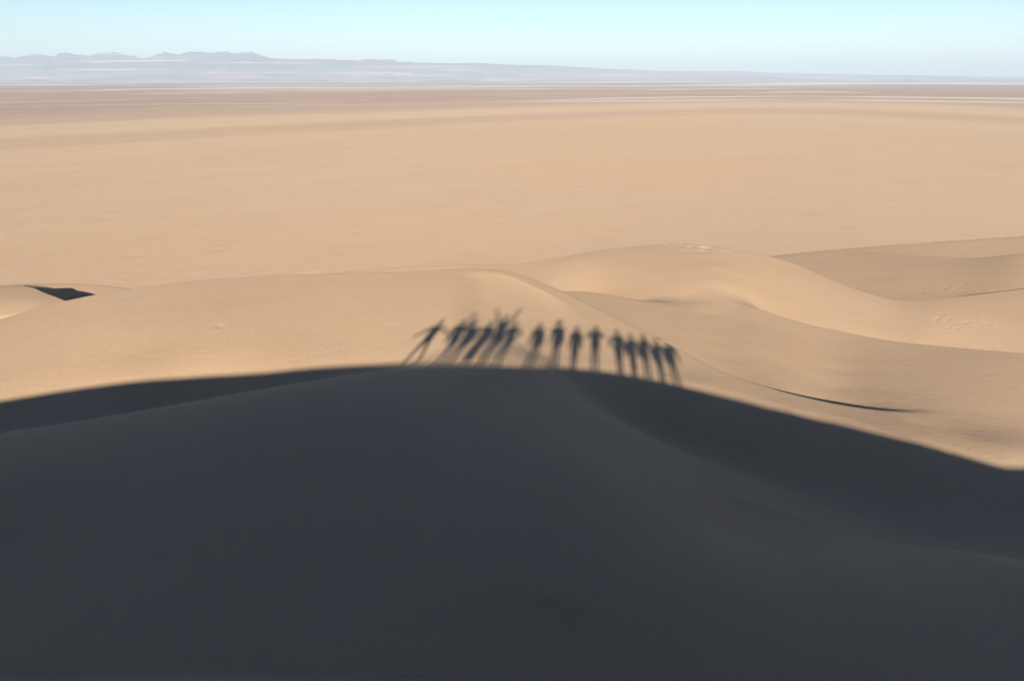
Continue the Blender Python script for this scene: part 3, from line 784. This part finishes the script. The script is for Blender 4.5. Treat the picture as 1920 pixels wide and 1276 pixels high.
DOWN = lambda s: ((s * 0.05, -0.01, -0.29), (s * 0.07, 0.03, -0.55))
HIPS = lambda s: ((s * 0.20, -0.06, -0.24), (s * 0.03, 0.03, -0.42))
UP = lambda s, o=0.12: ((s * 0.09, 0.0, 0.27), (s * (0.09 + o), 0.0, 0.54))
OUT = lambda s, dz: ((s * 0.24, 0.0, -0.16 + dz), (s * 0.45, 0.0, -0.30 + dz))
FRONT = lambda s: ((s * 0.15, 0.14, -0.22), (s * -0.04, 0.34, -0.05))
G = 'people standing in a line along the dune crest, seen by their shadows'
PEOPLE = [
    # label, X, height, lean, left arm, right arm, feet, shirt, trousers, options
    ('person with arms stretched out and legs wide apart, casting the leftmost shadow', -6.58, 1.74, 0.26, OUT(-1, -.02), OUT(1, 0.0), (-.29, .26), 'navy', 'denim', {}),
    ('person with one arm raised straight up, second shadow from the left', -5.36, 1.70, -0.12, DOWN(-1), UP(1, -.12), (-.08, .16), 'white', 'khaki', dict(skin=1)),
    ('person standing close beside the one with a single raised arm, third shadow from the left', -4.92, 1.64, -0.14, OUT(-1, -.10), DOWN(1), (-.08, .14), 'olive', 'black', dict(hair=1)),
    ('broad person in a coat, shadow just left of the one raising both arms', -4.36, 1.62, -0.04, HIPS(-1), DOWN(1), (-.12, .12), 'black', 'grey', dict(wide=1.3, skirt=True)),
    ('person raising both arms in a V above the head, tallest of all the shadows', -3.86, 1.93, -0.06, UP(-1, .16), UP(1, .10), (-.08, .12), 'red', 'denim', dict(skin=1)),
    ('person standing just right of the one with both arms raised', -3.36, 1.68, -0.06, DOWN(-1), HIPS(1), (-.10, .12), 'grey', 'black', dict(hair=1, wide=1.1)),
    ('slim person with legs apart, first shadow right of the gap in the line', -2.28, 1.60, -0.10, DOWN(-1), DOWN(1), (-.10, .11), 'blue', 'khaki', dict(long_hair=True)),
    ('tall person in a brimmed hat with legs apart, second shadow right of the gap', -1.50, 1.78, -0.09, DOWN(-1), DOWN(1), (-.10, .10), 'sand', 'denim', dict(hat=True, wide=1.15)),
    ('person with feet together, directly left of the broad one holding a phone', -0.79, 1.60, -0.02, DOWN(-1), DOWN(1), (-.07, .07), 'white', 'grey', dict(hair=1, long_hair=True)),
    ('broad person holding a phone in front of the chest with both hands, elbows out', 0.0, 1.68, 0.0, FRONT(-1), FRONT(1), (-.10, .10), 'black', 'denim', dict(skin=1, wide=1.35)),
    ('person with a hand on the hip, directly right of the broad one holding a phone', 0.91, 1.65, -0.03, HIPS(-1), DOWN(1), (-.05, .09), 'red', 'black', dict(hair=1)),
    ('narrow person with arms held close and feet together, fourth shadow from the right end', 1.44, 1.55, 0.03, DOWN(-1), DOWN(1), (-.06, .06), 'grey', 'khaki', {}),
    ('long-haired person with legs slightly apart, third shadow from the right end', 1.93, 1.60, 0.11, DOWN(-1), DOWN(1), (-.09, .09), 'olive', 'denim', dict(long_hair=True, wide=1.15)),
    ('slim person with feet together, second shadow from the right end', 2.44, 1.50, 0.12, DOWN(-1), DOWN(1), (-.06, .07), 'navy', 'grey', dict(skin=1, hair=1)),
    ('broad person with legs apart at the far right end of the line of shadows', 2.92, 1.60, 0.20, DOWN(-1), DOWN(1), (-.10, .10), 'blue', 'black', dict(wide=1.4)),
]
for i, (lab, X, H, ln, la, ra, ft, tp, bt, kw) in enumerate(PEOPLE):
    make_person(lab, X, CREST_Y - 0.02 - 0.05 * (i % 3) * (i != 9), H, ln, la, ra, ft, tp, bt, group=G, **kw)
fuse_all()

# the phone the picture is taken with, just behind the lens
def make_phone():
    root = bpy.data.objects.new('phone', None); COL.objects.link(root); root.location = (0, -0.035, PLAIN)
    tag(root, 'black phone held up in both hands of the broad person in the line', 'phone')
    def slab(name, size, off, mat, bev):
        bm = bmesh.new(); bmesh.ops.create_cube(bm, size=1.0, matrix=Matrix.Translation(off) @ Matrix.Diagonal((*size, 1)))
        bmesh.ops.bevel(bm, geom=list(bm.edges), offset=bev, segments=3, affect='EDGES')
        me = bpy.data.meshes.new(name); bm.to_mesh(me); bm.free(); me.materials.append(mat)
        o = bpy.data.objects.new(name, me); COL.objects.link(o); o.parent = root
    slab('phone_body', (0.150, 0.008, 0.072), (0, 0, 0), cloth('phone_shell', (0.02, 0.02, 0.022)), 0.003)
    slab('screen', (0.138, 0.0012, 0.066), (0, -0.0046, 0), cloth('phone_glass', (0.01, 0.01, 0.012)), 0.0004)
    slab('camera_bump', (0.020, 0.003, 0.020), (0, 0.0055, 0), cloth('phone_lens', (0.03, 0.03, 0.03)), 0.001)
make_phone()

# far mountains: relief on a strip 15 to 26 km out
MS = [(-700, 118), (-400, 108), (-150, 112), (0, 105), (30, 106), (70, 101), (100, 104), (112, 98.5), (135, 99), (160, 104), (185, 99.5), (212, 96.5), (235, 101), (262, 108.5), (285, 104), (308, 97.5), (330, 100), (355, 95.5), (390, 98),
      (424, 95.5), (440, 98), (472, 94.5), (485, 101), (505, 108), (550, 110.5), (595, 109), (640, 112.5), (668, 113), (690, 109), (710, 111.5), (724, 109.5), (745, 114), (790, 116.5), (840, 117.5), (900, 117), (960, 120.5), (1030, 121.5), (1080, 124.5),
      (1140, 128.5), (1180, 129.5), (1260, 132.5), (1330, 133), (1380, 132.5), (1440, 135.5), (1520, 137), (1600, 139), (1700, 140.5), (1800, 142), (1920, 143.5), (2300, 146), (2800, 148)]
def build_mountains():
    ax = np.array([ray(p, q)[0] for p, q in MS]); sl = np.array([ray(p, q)[1] for p, q in MS])
    a = np.linspace(-1.05, 1.05, 1500)
    prof_s = np.interp(a, ax, sl)
    Yr = 21000.0 + 1500 * np.sin(a * 5)
    prof_s = prof_s + (np.abs(fbm(a * 90, a * 0 + 3.3, 4)) - 0.25) * 0.0022 * smooth(-a, -0.25, 0.1)
    top = prof_s * Yr + PLAIN
    Ym = np.linspace(14500, 30000, 130)
    AA, YY = np.meshgrid(a, Ym)
    d = (YY - Yr[None]) 
    XX = AA * YY
    ridged = 1 - np.abs(fbm(XX / 1700.0, YY / 2300.0, 5)) * 2.0
    T = np.maximum(top[None], 5)
    fan = np.clip((YY - 14600) / (Yr[None] - 14600), 0, 1)
    shape = np.where(d < 0, 0.40 * fan ** 1.1 + 0.60 * np.exp(-np.abs(d) / 1300.0), np.exp(-d / 1800.0) - np.clip(d / 6000.0, 0, 1) * 0.5)
    rel = np.where(np.abs(d) < 60, 1.0, 0.72 + 0.28 * ridged)
    Z = T * shape * np.where(d < 0, 1 - (1 - rel) * smooth(-d, 0, 900), rel)
    Z = Z + T * 0.10 * fbm(XX / 500.0, YY / 700.0, 4) * smooth(np.abs(d), 100, 900)
    Z = np.minimum(Z, (prof_s[None] * YY + PLAIN) - np.where(np.abs(d) < 200, 0, 4))
    Z -= 6 + 30 * smooth(-fan, -0.03, 0.0)
    V = np.stack([XX, YY, Z], -1)
    q = grid_quads(len(Ym), len(a))
    o = mesh_from('mountains', V.reshape(-1, 3), q, mountain_material())
    tag(o, kind='structure')
build_mountains()

# desert air
def build_haze():
    bm = bmesh.new(); bmesh.ops.create_cube(bm, size=1.0)
    top = 820.0
    for v in bm.verts:
        v.co = Vector((v.co.x * 96000, v.co.y * 96000, -1.0 if v.co.z < 0 else top))
    me = bpy.data.meshes.new('haze'); bm.to_mesh(me); bm.free()
    m, n, l = new_mat('desert_air')
    o = n.new('ShaderNodeOutputMaterial'); v = n.new('ShaderNodeVolumePrincipled')
    v.inputs['Color'].default_value = (0.63, 0.745, 0.83, 1)
    v.inputs['Density'].default_value = HAZE
    v.inputs['Anisotropy'].default_value = -0.10
    l.new(v.outputs[0], o.inputs['Volume'])
    me.materials.append(m)
    ob = bpy.data.objects.new('haze', me); COL.objects.link(ob)
    tag(ob, kind='stuff')
HAZE = 6.6e-5
build_haze()
